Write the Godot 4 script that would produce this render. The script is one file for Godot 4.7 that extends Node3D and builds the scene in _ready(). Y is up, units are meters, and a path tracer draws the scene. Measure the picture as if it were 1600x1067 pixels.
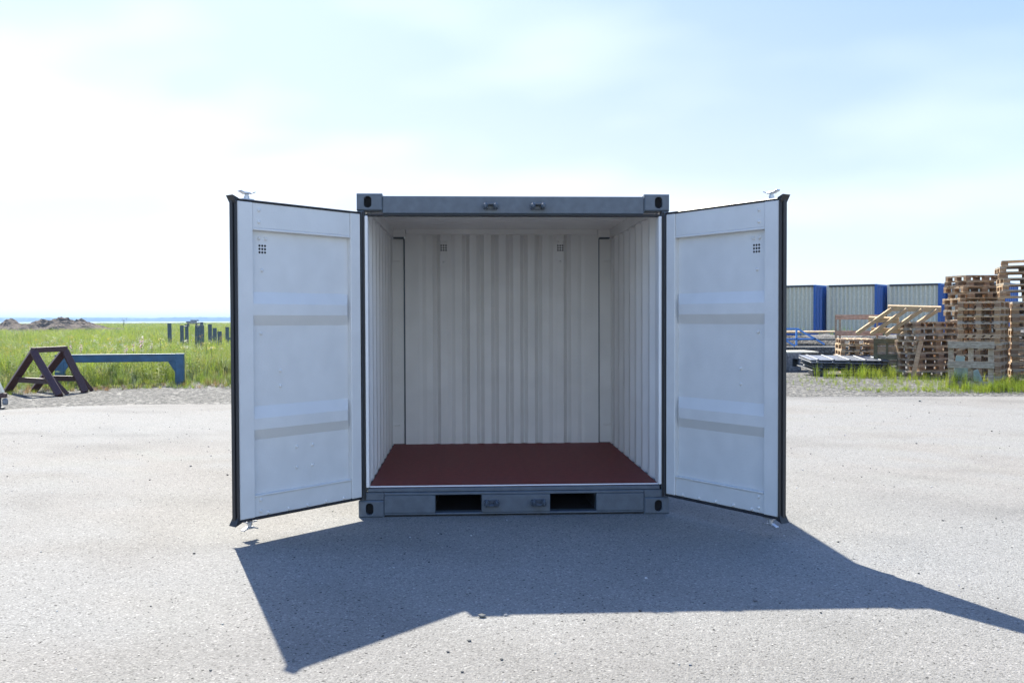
extends Node3D

var rng := RandomNumberGenerator.new()
var M := {}
var used := {}

# ---------------------------------------------------------------- helpers
func lin(r: float, g: float, b: float) -> Color:
	return Color(r, g, b).linear_to_srgb()

func rf(a: float, b: float) -> float:
	return rng.randf_range(a, b)

func tool() -> SurfaceTool:
	var st := SurfaceTool.new()
	st.begin(Mesh.PRIMITIVE_TRIANGLES)
	return st

func tri(st: SurfaceTool, a: Vector3, b: Vector3, c: Vector3, hint: Vector3) -> void:
	var n := (b - a).cross(c - a)
	if n.length_squared() < 1e-16:
		return
	n = n.normalized()
	if n.dot(hint) < 0.0:
		n = -n
	else:
		var t := b
		b = c
		c = t
	st.set_normal(n)
	st.add_vertex(a)
	st.add_vertex(b)
	st.add_vertex(c)

func quad(st: SurfaceTool, a: Vector3, b: Vector3, c: Vector3, d: Vector3, hint: Vector3) -> void:
	tri(st, a, b, c, hint)
	tri(st, a, c, d, hint)

# box with chamfered edges (ch = 0 gives a plain box)
func box(st: SurfaceTool, c: Vector3, s: Vector3, ch := 0.0, b := Basis()) -> void:
	var h := s * 0.5
	var ax := [b.x, b.y, b.z]
	var hs := [h.x, h.y, h.z]
	ch = minf(ch, minf(h.x, minf(h.y, h.z)) * 0.9)
	for i in 3:
		var j := (i + 1) % 3
		var k := (i + 2) % 3
		for sg in [-1.0, 1.0]:
			var o: Vector3 = c + ax[i] * hs[i] * sg
			var u: Vector3 = ax[j] * (hs[j] - ch)
			var v: Vector3 = ax[k] * (hs[k] - ch)
			quad(st, o - u - v, o + u - v, o + u + v, o - u + v, ax[i] * sg)
	if ch <= 0.0:
		return
	for i in 3:
		var j := (i + 1) % 3
		var k := (i + 2) % 3
		for sj in [-1.0, 1.0]:
			for sk in [-1.0, 1.0]:
				var L: Vector3 = ax[i] * (hs[i] - ch)
				var p: Vector3 = c + ax[j] * hs[j] * sj + ax[k] * (hs[k] - ch) * sk
				var q: Vector3 = c + ax[j] * (hs[j] - ch) * sj + ax[k] * hs[k] * sk
				quad(st, p - L, p + L, q + L, q - L, ax[j] * sj + ax[k] * sk)
	for sx in [-1.0, 1.0]:
		for sy in [-1.0, 1.0]:
			for sz in [-1.0, 1.0]:
				var px: Vector3 = c + b.x * h.x * sx + b.y * (h.y - ch) * sy + b.z * (h.z - ch) * sz
				var py: Vector3 = c + b.x * (h.x - ch) * sx + b.y * h.y * sy + b.z * (h.z - ch) * sz
				var pz: Vector3 = c + b.x * (h.x - ch) * sx + b.y * (h.y - ch) * sy + b.z * h.z * sz
				tri(st, px, py, pz, b.x * sx + b.y * sy + b.z * sz)

func span(st: SurfaceTool, lo: Vector3, hi: Vector3, ch := 0.0) -> void:
	box(st, (lo + hi) * 0.5, (hi - lo).abs(), ch)

# bar of section w (across) x t (along up) from p to q
func bar(st: SurfaceTool, p: Vector3, q: Vector3, w: float, t: float, up := Vector3.UP, ch := 0.0) -> void:
	var x := (q - p).normalized()
	var z := x.cross(up).normalized()
	var y := z.cross(x).normalized()
	box(st, (p + q) * 0.5, Vector3((q - p).length(), t, w), ch, Basis(x, y, z))

func tube(st: SurfaceTool, p: Vector3, q: Vector3, r: float, n := 12, r2 := -1.0) -> void:
	if r2 < 0.0:
		r2 = r
	var x := (q - p).normalized()
	var u := x.cross(Vector3.UP if absf(x.y) < 0.9 else Vector3.RIGHT).normalized()
	var v := x.cross(u)
	for i in n:
		var a0 := TAU * i / n
		var a1 := TAU * (i + 1) / n
		var d0 := u * cos(a0) + v * sin(a0)
		var d1 := u * cos(a1) + v * sin(a1)
		quad(st, p + d0 * r, p + d1 * r, q + d1 * r2, q + d0 * r2, d0 + d1)
		tri(st, p, p + d0 * r, p + d1 * r, -x)
		tri(st, q, q + d0 * r2, q + d1 * r2, x)

# extrude an open profile (x,y pairs in a/b axes) along e; hint is the outward side
func sheet(st: SurfaceTool, prof: PackedVector2Array, o: Vector3, a: Vector3, b: Vector3, e: Vector3, hint: Vector3) -> void:
	for i in prof.size() - 1:
		var p := o + a * prof[i].x + b * prof[i].y
		var q := o + a * prof[i + 1].x + b * prof[i + 1].y
		quad(st, p, q, q + e, p + e, hint)

func mesh_of(st: SurfaceTool) -> ArrayMesh:
	return st.commit()

func put(called: String, m: Mesh, mat: Material, parent: Node3D, at := Vector3.ZERO) -> MeshInstance3D:
	var o := MeshInstance3D.new()
	o.name = called
	o.mesh = m
	if mat:
		o.material_override = mat
	o.position = at
	parent.add_child(o, true)
	return o

func part(called: String, st: SurfaceTool, mat: Material, parent: Node3D) -> MeshInstance3D:
	return put(called, st.commit(), mat, parent)

func numbered(called: String) -> String:
	var n: int = used.get(called, -1) + 1
	used[called] = n
	return called if n == 0 else "%s_%03d" % [called, n]

func tag(o: Node, label: String, category := "", group := "", kind := "") -> void:
	o.set_meta("label", label)
	if category:
		o.set_meta("category", category)
	if group:
		o.set_meta("group", group)
	if kind:
		o.set_meta("kind", kind)

func thing(called: String, label: String, category: String, at := Vector3.ZERO, yaw := 0.0, group := "") -> Node3D:
	var o := Node3D.new()
	o.name = numbered(called)
	add_child(o, true)
	o.position = at
	o.rotation.y = yaw
	tag(o, label, category, group)
	return o

func copy(src: Node3D, called: String, label: String, at: Vector3, turn: Basis) -> Node3D:
	var o: Node3D = src.duplicate()
	o.name = numbered(called)
	add_child(o, true)
	o.transform = Transform3D(turn, at)
	o.set_meta("label", label)
	return o

func noise_tex(seed_: int, freq: float, lo: float, hi: float, octaves := 4, size := 512) -> NoiseTexture2D:
	var f := FastNoiseLite.new()
	f.seed = seed_
	f.noise_type = FastNoiseLite.TYPE_SIMPLEX_SMOOTH
	f.frequency = freq
	f.fractal_octaves = octaves
	var t := NoiseTexture2D.new()
	t.width = size
	t.height = size
	t.seamless = true
	t.noise = f
	var g := Gradient.new()
	g.set_color(0, Color(lo, lo, lo))
	g.set_color(1, Color(hi, hi, hi))
	t.color_ramp = g
	return t

func mat(c: Color, rough: float, tex: Texture2D = null, scale := 1.0, bump: Texture2D = null, depth := 0.0, metal := 0.0) -> StandardMaterial3D:
	var m := StandardMaterial3D.new()
	m.albedo_color = c
	m.roughness = rough
	m.metallic = metal
	if tex or bump:
		m.uv1_triplanar = true
		m.uv1_scale = Vector3.ONE * scale
	if tex:
		m.albedo_texture = tex
	if bump:
		m.heightmap_enabled = true
		m.heightmap_texture = bump
		m.heightmap_scale = depth
	return m

# ---------------------------------------------------------------- computed pictures
func aggregate(size: int, stones: int, base: float, spread: float, dark: float, seed_: int, rmax: float) -> Array:
	var r := RandomNumberGenerator.new()
	r.seed = seed_
	var col := PackedFloat32Array()
	var hgt := PackedFloat32Array()
	col.resize(size * size)
	hgt.resize(size * size)
	for i in size * size:
		col[i] = base + r.randf_range(-0.05, 0.05)
		hgt[i] = 0.25 + r.randf_range(-0.04, 0.04)
	for s in stones:
		var cx := r.randi() % size
		var cy := r.randi() % size
		var rad := 0.9 + pow(r.randf(), 2.5) * rmax
		var tone := base + r.randfn(0.0, 1.0) * spread
		if r.randf() < dark:
			tone *= 0.45
		tone = clampf(tone, 0.05, 1.0)
		var top := r.randf_range(0.35, 1.0)
		var asp := r.randf_range(0.6, 1.0)
		var ang := r.randf() * PI
		var ca := cos(ang)
		var sa := sin(ang)
		var k := int(ceil(rad))
		for dy in range(-k, k + 1):
			for dx in range(-k, k + 1):
				var ex := (dx * ca + dy * sa) / rad
				var ey := (-dx * sa + dy * ca) / (rad * asp)
				var q := ex * ex + ey * ey
				if q < 1.0:
					var idx := ((cy + dy + size) % size) * size + (cx + dx + size) % size
					col[idx] = tone
					hgt[idx] = maxf(hgt[idx], top * sqrt(1.0 - q * 0.8))
				elif q < 1.7:
					var idx2 := ((cy + dy + size) % size) * size + (cx + dx + size) % size
					hgt[idx2] *= 0.93
	var a := PackedByteArray()
	var b := PackedByteArray()
	a.resize(size * size * 3)
	b.resize(size * size)
	for i in size * size:
		var v := clampf(col[i], 0.0, 1.0)
		a[i * 3] = int(clampf(v * 1.0, 0, 1) * 255)
		a[i * 3 + 1] = int(clampf(v * 0.995, 0, 1) * 255)
		a[i * 3 + 2] = int(clampf(v * 0.98, 0, 1) * 255)
		b[i] = int(clampf(hgt[i], 0.0, 1.0) * 255)
	var ia := Image.create_from_data(size, size, false, Image.FORMAT_RGB8, a)
	var ib := Image.create_from_data(size, size, false, Image.FORMAT_L8, b)
	return [ImageTexture.create_from_image(ia), ImageTexture.create_from_image(ib)]

func wood_tex(seed_: int) -> ImageTexture:
	var f := FastNoiseLite.new()
	f.seed = seed_
	f.frequency = 0.02
	f.fractal_octaves = 4
	var w := 256
	var a := PackedByteArray()
	a.resize(w * w * 3)
	for y in w:
		for x in w:
			var n := f.get_noise_2d(x * 0.35, y * 5.0) * 0.5 + f.get_noise_2d(x * 1.5 + 300, y * 1.5) * 0.35
			var v := clampf(0.82 + n * 0.36, 0.2, 1.0)
			var i := (y * w + x) * 3
			a[i] = int(v * 255)
			a[i + 1] = int(v * v * 0.15 * 255 + v * 0.85 * 255)
			a[i + 2] = int(v * v * 0.3 * 255 + v * 0.7 * 255)
	return ImageTexture.create_from_image(Image.create_from_data(w, w, false, Image.FORMAT_RGB8, a))

const SUN := Vector3(0.345, -1.0, 1.01)

func sky_picture() -> ImageTexture:
	var w := 1024
	var h := 512
	var im := Image.create(w, h, false, Image.FORMAT_RGBF)
	var f := FastNoiseLite.new()
	f.seed = 11
	f.frequency = 1.0
	f.fractal_octaves = 4
	var f2 := FastNoiseLite.new()
	f2.seed = 5
	f2.frequency = 1.0
	f2.fractal_octaves = 3
	var to_sun := -SUN.normalized()
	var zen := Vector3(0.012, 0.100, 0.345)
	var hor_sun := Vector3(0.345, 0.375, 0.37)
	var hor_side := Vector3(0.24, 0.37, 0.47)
	var hor_anti := Vector3(0.70, 0.80, 0.86)  # extra brightness added opposite the sun to lift light inside the container
	var flat := Vector2(to_sun.x, to_sun.z).normalized()
	for j in h:
		var el := (0.5 - (j + 0.5) / h) * PI
		for i in w:
			var az := (i + 0.5) / w * TAU
			# Godot panorama: u = 0 looks to -z
			var d := Vector3(sin(az) * cos(el), sin(el), -cos(az) * cos(el))
			var y := maxf(d.y, 0.0)
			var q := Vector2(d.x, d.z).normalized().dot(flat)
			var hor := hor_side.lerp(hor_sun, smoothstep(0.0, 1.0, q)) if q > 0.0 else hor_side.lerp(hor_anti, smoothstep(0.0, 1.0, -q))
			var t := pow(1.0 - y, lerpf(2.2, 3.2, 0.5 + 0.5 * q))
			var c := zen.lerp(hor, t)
			var mu := d.dot(to_sun)
			var g := 1.0 / pow(1.0 + 7.5 * (1.0 - mu), 1.7)
			c += Vector3(0.42, 0.40, 0.34) * g
			# thin veils of high cloud, drawn out sideways
			if d.y > 0.0:
				var p := d / (d.y + 0.22)
				var n := f.get_noise_2d(p.x * 0.7 + p.z * 0.25, p.z * 1.1 - p.x * 0.35)
				var n2 := f2.get_noise_2d(p.x * 0.35 + 7.0, p.z * 0.6)
				var v := clampf((n * 0.9 + n2 * 0.6 + 0.05) * 1.4, 0.0, 1.0)
				c = c.lerp(c + Vector3(0.10, 0.085, 0.06) * (0.5 + 1.2 * g), v * smoothstep(0.0, 0.15, d.y))
			else:
				c = hor * 0.75
			im.set_pixel(i, j, Color(c.x, c.y, c.z))
	return ImageTexture.create_from_image(im)

# ---------------------------------------------------------------- the scene
func _ready() -> void:
	rng.seed = 7
	var cam := Camera3D.new()
	cam.name = "camera"
	cam.position = Vector3(-0.3373, 1.3851, 6.7007)
	cam.rotation = Vector3(-0.0229, -0.0476, -0.003)
	cam.fov = rad_to_deg(2.0 * atan(533.5 / 1490.4))
	cam.near = 0.1
	cam.far = 9000.0
	add_child(cam)
	var env := Environment.new()
	env.background_mode = Environment.BG_SKY
	var sky := Sky.new()
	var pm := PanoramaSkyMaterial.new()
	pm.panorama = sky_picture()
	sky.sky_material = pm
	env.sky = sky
	env.tonemap_mode = Environment.TONE_MAPPER_LINEAR
	env.tonemap_exposure = 3.0
	env.sdfgi_enabled = true
	env.ssao_enabled = true
	env.ssil_enabled = true
	env.fog_enabled = true
	env.fog_density = 0.0003
	env.fog_light_color = Color(0.72, 0.85, 1.0)
	var we := WorldEnvironment.new()
	we.name = "environment"
	we.environment = env
	add_child(we)
	var sun := DirectionalLight3D.new()
	sun.name = "sun"
	sun.light_energy = 1.5
	sun.light_color = Color(1.0, 0.98, 0.93)
	sun.light_angular_distance = 0.5
	sun.shadow_enabled = true
	sun.transform = Transform3D(Basis.looking_at(SUN.normalized(), Vector3.UP), Vector3(0, 30, -30))
	add_child(sun)

	make_materials()
	setting()
	storage_container()
	left_side()
	right_side()
	greenery()
	loose_stones()

func make_materials() -> void:
	var fine := noise_tex(3, 0.02, 0.86, 1.0)
	var blot := noise_tex(4, 0.006, 0.80, 1.0, 5)
	var peel := noise_tex(9, 0.12, 0.0, 1.0, 2)
	M.paint = mat(lin(0.098, 0.122, 0.150), 0.42, fine, 1.2, peel, 0.05)
	M.keeper = mat(lin(0.05, 0.065, 0.085), 0.3)
	M.white = mat(lin(0.65, 0.65, 0.63), 0.5, noise_tex(12, 0.008, 0.96, 1.0, 5), 0.9, peel, 0.06)
	M.lining = mat(lin(0.80, 0.79, 0.765), 0.55, noise_tex(13, 0.006, 0.94, 1.0, 5), 0.6, peel, 0.06)  # same paint as M.white, coloured lighter in place of light inside
	M.floor = mat(lin(0.21, 0.034, 0.030), 0.5, noise_tex(21, 0.02, 0.85, 1.0), 1.5, noise_tex(22, 0.2, 0.0, 1.0, 2), 0.05)
	M.floor.metallic_specular = 0.2
	M.rubber = mat(lin(0.008, 0.009, 0.012), 0.5)
	M.zinc = mat(lin(0.55, 0.57, 0.6), 0.38, fine, 6.0, null, 0.0, 0.7)
	M.black = mat(lin(0.006, 0.006, 0.007), 0.9)
	M.edge = mat(lin(0.75, 0.75, 0.75), 0.5)
	var g := aggregate(1024, 80000, 0.60, 0.06, 0.02, 31, 4.2)
	M.asphalt = mat(lin(0.66, 0.65, 0.63), 0.9, g[0], 0.68, g[1], 0.33)
	M.asphalt.uv1_world_triplanar = true
	M.asphalt.vertex_color_use_as_albedo = true
	M.asphalt.metallic_specular = 0.25
	var g2 := aggregate(512, 9000, 0.5, 0.16, 0.2, 32, 9.0)
	M.gravel = mat(lin(0.52, 0.50, 0.46), 0.95, g2[0], 0.4, g2[1], 4.0)
	M.gravel.uv1_world_triplanar = true
	M.gravel.vertex_color_use_as_albedo = true
	M.soil = mat(lin(0.14, 0.18, 0.05), 1.0, noise_tex(41, 0.03, 0.5, 1.0), 0.3, noise_tex(42, 0.06, 0, 1), 6.0)
	M.soil.uv1_world_triplanar = true
	M.earth = mat(lin(0.23, 0.17, 0.12), 1.0, noise_tex(43, 0.03, 0.45, 1.0), 0.35, noise_tex(44, 0.05, 0, 1), 8.0)
	M.sea = mat(lin(0.03, 0.05, 0.07), 0.22, null, 0.15, noise_tex(45, 0.03, 0, 1), 6.0)
	M.forest = mat(lin(0.03, 0.05, 0.025), 1.0)
	M.stone = mat(Color.WHITE, 0.9)
	M.stone.vertex_color_use_as_albedo = true
	M.leaf = mat(Color.WHITE, 0.85)
	M.leaf.metallic_specular = 0.12
	M.leaf.vertex_color_use_as_albedo = true
	M.leaf.backlight_enabled = true
	M.leaf.backlight = Color(1, 1, 1)
	M.leaf.cull_mode = BaseMaterial3D.CULL_DISABLED
	M.pink = mat(lin(0.50, 0.10, 0.36), 0.9)
	M.pink.metallic_specular = 0.1
	M.pink.backlight_enabled = true
	M.pink.backlight = Color(0.9, 0.9, 0.9)
	M.yellow = mat(lin(0.75, 0.48, 0.03), 0.6)
	M.stalk = mat(lin(0.09, 0.13, 0.04), 0.7)
	M.rust = mat(lin(0.105, 0.038, 0.034), 0.55, noise_tex(51, 0.03, 0.5, 1.0), 2.0, peel, 0.1)
	M.teal = mat(lin(0.02, 0.11, 0.21), 0.4, noise_tex(52, 0.01, 0.75, 1.0), 0.8, peel, 0.08)
	M.post = mat(lin(0.12, 0.17, 0.20), 0.6, noise_tex(53, 0.02, 0.6, 1.0), 2.0)
	M.blue = mat(lin(0.010, 0.095, 0.36), 0.45, fine, 1.0)
	M.bluerail = mat(lin(0.06, 0.22, 0.55), 0.4)
	M.pale = mat(lin(0.72, 0.68, 0.53), 0.55, fine, 1.0)
	M.dark = mat(lin(0.05, 0.055, 0.06), 0.5, fine, 1.5)
	M.steel = mat(lin(0.26, 0.275, 0.30), 0.42, noise_tex(61, 0.015, 0.6, 1.0), 1.5, null, 0.0, 0.2)
	M.slab = mat(lin(0.50, 0.49, 0.46), 0.9, g2[0], 1.0, g2[1], 1.0)
	M.tealsheet = mat(lin(0.20, 0.28, 0.26), 0.5)
	var tones := [Vector3(0.66, 0.49, 0.29), Vector3(0.56, 0.41, 0.26), Vector3(0.48, 0.38, 0.27), Vector3(0.52, 0.47, 0.38), Vector3(0.74, 0.57, 0.35)]
	var btones := [Vector3(0.42, 0.26, 0.13), Vector3(0.33, 0.21, 0.12), Vector3(0.47, 0.31, 0.17)]
	for i in 3:
		var t: Vector3 = btones[i]
		M["block%d" % i] = mat(lin(t.x, t.y, t.z), 0.9, wood_tex(90 + i), 1.6)
	for i in 5:
		var t: Vector3 = tones[i]
		M["wood%d" % i] = mat(lin(t.x, t.y, t.z) , 0.85, wood_tex(70 + i), 1.3)
	M.pinkwood = mat(lin(0.66, 0.42, 0.30), 0.85, wood_tex(83), 1.3)
	M.oldwood = mat(lin(0.46, 0.41, 0.31), 0.9, wood_tex(80), 1.3)
	M.mosswood = mat(lin(0.17, 0.17, 0.10), 0.9, wood_tex(81), 1.3)

# ---------------------------------------------------------------- ground, sea, shore
func yard_edge(x: float) -> float:
	var xs := [-60.0, -12.0, -9.5, -8.2, -7.2, -6.2, -4.2, 5.3, 9.4, 14.0, 60.0]
	var zs := [-5.0, -6.6, -7.4, -7.9, -8.9, -9.3, -9.3, -9.95, -9.7, -9.3, -8.0]
	for i in xs.size() - 1:
		if x <= xs[i + 1]:
			return lerpf(zs[i], zs[i + 1], (x - xs[i]) / (xs[i + 1] - xs[i]))
	return -8.0

func setting() -> void:
	var f := FastNoiseLite.new()
	f.seed = 91
	f.frequency = 0.35
	f.fractal_octaves = 4
	var f2 := FastNoiseLite.new()
	f2.seed = 92
	f2.frequency = 2.2
	# asphalt yard
	var st := tool()
	var nx := 240
	var nz := 100
	var pt := func(i: int, j: int) -> Vector3:
		var x := -40.0 + 80.0 * i / nx
		var e: float = yard_edge(x) + f2.get_noise_2d(x * 1.3, 4.0) * 0.16 + f2.get_noise_2d(x * 5.0, 9.0) * 0.05
		var t := float(j) / nz
		return Vector3(x, 0.0, lerpf(e, 30.0, pow(t, 1.25)))
	for i in nx:
		for j in nz:
			for k in [[0, 0], [1, 0], [1, 1], [0, 0], [1, 1], [0, 1]]:
				var p: Vector3 = pt.call(i + k[0], j + k[1])
				var v := 0.96 + 0.20 * f.get_noise_2d(p.x * 0.45, p.z) + 0.16 * f.get_noise_2d(p.x * 2.2 + 50, p.z * 4.0) + 0.10 * f2.get_noise_2d(p.x * 0.9, p.z * 2.0)
				var warm := 0.015 + 0.045 * f.get_noise_2d(p.x * 0.4 + 90, p.z * 0.4)
				st.set_normal(Vector3.UP)
				st.set_color(Color(v * (1 + warm), v, v * (1 - warm)))
				st.add_vertex(p)
	var yard := put("asphalt_yard", st.commit(), M.asphalt, self)
	tag(yard, "pale worn asphalt yard in front of the open container", "", "", "structure")
	# gravel verge
	st = tool()
	for i in 80:
		for j in 26:
			for k in [[0, 0], [1, 1], [1, 0], [0, 0], [0, 1], [1, 1]]:
				var x: float = -60.0 + 1.5 * (i + k[0])
				var z: float = -4.0 - 1.2 * (j + k[1])
				var v := 0.85 + 0.3 * f.get_noise_2d(x, z)
				st.set_normal(Vector3.UP)
				st.set_color(Color(v, v * 0.99, v * 0.97))
				st.add_vertex(Vector3(x, -0.008, z))
	var verge := put("gravel_ground", st.commit(), M.gravel, self)
	tag(verge, "grey gravel ground between the yard and the meadow", "", "", "structure")
	# field: the big sheet
	st = tool()
	quad(st, Vector3(-900, -0.03, 60), Vector3(900, -0.03, 60), Vector3(900, -0.03, -400), Vector3(-900, -0.03, -400), Vector3.UP)
	quad(st, Vector3(-900, -0.03, -400), Vector3(900, -0.03, -400), Vector3(900, -4, -440), Vector3(-900, -4, -440), Vector3.UP)
	tag(part("field", st, M.soil, self), "flat green meadow ground running back to the water", "", "", "structure")
	st = tool()
	quad(st, Vector3(-4500, -2, -420), Vector3(4500, -2, -420), Vector3(4500, -2, -4200), Vector3(-4500, -2, -4200), Vector3.UP)
	tag(part("sea", st, M.sea, self), "thin strip of bright water beyond the meadow", "", "", "structure")
	# far wooded shore
	st = tool()
	var fs := FastNoiseLite.new()
	fs.seed = 14
	fs.frequency = 0.02
	fs.fractal_octaves = 5
	var n := 700
	for i in n:
		var x0 := -4000.0 + 8000.0 * i / n
		var x1 := -4000.0 + 8000.0 * (i + 1) / n
		var h0 := 11.5 + 4.0 * fs.get_noise_1d(x0 * 0.2) + 5.0 * fs.get_noise_1d(x0 * 2.0 + 900)
		var h1 := 11.5 + 4.0 * fs.get_noise_1d(x1 * 0.2) + 5.0 * fs.get_noise_1d(x1 * 2.0 + 900)
		var a := Vector3(x0, -2.2, -3500)
		var b := Vector3(x1, -2.2, -3500)
		quad(st, a, b, Vector3(x1, h1, -3515), Vector3(x0, h0, -3515), Vector3(0, 0.1, 1))
		quad(st, Vector3(x0, h0, -3515), Vector3(x1, h1, -3515), Vector3(x1, h1 * 1.1, -3900), Vector3(x0, h0 * 1.1, -3900), Vector3.UP)
	tag(part("far_shore", st, M.forest, self), "hazy blue wooded shore along the horizon", "", "", "structure")
	# rubble bank that carries the blue containers
	st = tool()
	var fb := FastNoiseLite.new()
	fb.seed = 33
	fb.frequency = 0.5
	fb.fractal_octaves = 4
	var hb := func(x: float, z: float) -> float:
		var rise := smoothstep(-21.6, -23.0, z) * smoothstep(5.0, 8.0, x - (-22.0 - z) * 0.2)
		var base := lerpf(0.88, 0.66, smoothstep(-24.0, -30.0, z))
		return rise * (base + 0.16 * fb.get_noise_2d(x, z)) - 0.06
	for i in 90:
		for j in 60:
			var pp := []
			for k in [[0, 0], [1, 0], [1, 1], [0, 1]]:
				var x: float = 3.0 + 0.5 * (i + k[0])
				var z: float = -21.5 - 0.5 * (j + k[1])
				pp.append(Vector3(x, hb.call(x, z), z))
			for t in [[0, 1, 2], [0, 2, 3]]:
				st.set_color(Color(0.95, 0.92, 0.9))
				tri(st, pp[t[0]], pp[t[1]], pp[t[2]], Vector3.UP)
	tag(part("rubble_bank", st, M.gravel, self), "low bank of pale rubble below the blue containers", "", "", "structure")

# ---------------------------------------------------------------- main container
func corrugation(length: float, pitch: float, depth: float) -> PackedVector2Array:
	var p := PackedVector2Array()
	var n := int(round(length / pitch))
	var s := length / n
	for i in n:
		var x := i * s
		p.append(Vector2(x, 0))
		p.append(Vector2(x + s * 0.26, 0))
		p.append(Vector2(x + s * 0.5, depth))
		p.append(Vector2(x + s * 0.76, depth))
	p.append(Vector2(length, 0))
	return p

func two_faced(called: String, inner: SurfaceTool, mi: Material, outer: SurfaceTool, mo: Material, parent: Node3D) -> MeshInstance3D:
	inner.set_material(mi)
	var m := inner.commit()
	outer.set_material(mo)
	m = outer.commit(m)
	return put(called, m, null, parent)

# a corner fitting with an oval opening in its front face
func casting(st: SurfaceTool, hole: SurfaceTool, lo: Vector3, hi: Vector3, face: float, ox: float) -> void:
	var c := (lo + hi) * 0.5
	var ch := 0.008
	var zf := hi.z if face > 0 else lo.z
	var zb := lo.z if face > 0 else hi.z
	box(st, Vector3(c.x, c.y, (zf + zb) * 0.5 - face * 0.02), Vector3(hi.x - lo.x, hi.y - lo.y, hi.z - lo.z - 0.04), 0.004)
	var hw := (hi.x - lo.x) * 0.5
	var hh := (hi.y - lo.y) * 0.5
	var z0 := zf - face * 0.041
	var n := 32
	var ring_o := []
	var ring_m := []
	var ring_i := []
	for i in n:
		var a := TAU * i / n + PI / 4
		var d := Vector2(cos(a), sin(a))
		var k := 1.0 / maxf(absf(d.x), absf(d.y))
		var sq := d * k
		ring_o.append(Vector3(c.x + sq.x * hw, c.y + sq.y * hh, z0))
		ring_m.append(Vector3(c.x + sq.x * (hw - ch), c.y + sq.y * (hh - ch), zf))
		var iy := 0.016 * signf(d.y) if absf(d.y) > 0.2 else 0.016 * d.y / 0.2
		ring_i.append(Vector3(c.x + ox + d.x * 0.027, c.y + d.y * 0.025 + iy, zf))
	for i in n:
		var j := (i + 1) % n
		var out: Vector3 = (ring_o[i] - Vector3(c.x, c.y, z0)) * Vector3(1, 1, 0)
		var m1: Vector3 = Vector3(ring_o[i].x, ring_o[i].y, zf - face * ch)
		var m2: Vector3 = Vector3(ring_o[j].x, ring_o[j].y, zf - face * ch)
		quad(st, ring_o[i], ring_o[j], m2, m1, out)
		quad(st, m1, m2, ring_m[j], ring_m[i], out + Vector3(0, 0, face * 0.05))
		quad(st, ring_m[i], ring_m[j], ring_i[j], ring_i[i], Vector3(0, 0, face))
		var e := Vector3(0, 0, -face * 0.036)
		quad(st, ring_i[i], ring_i[j], ring_i[j] + e, ring_i[i] + e, Vector3(c.x + ox, c.y, zf) - ring_i[i])
		tri(hole, ring_i[i] + e, ring_i[j] + e, Vector3(c.x + ox, c.y, zf) + e, Vector3(0, 0, face))

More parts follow.
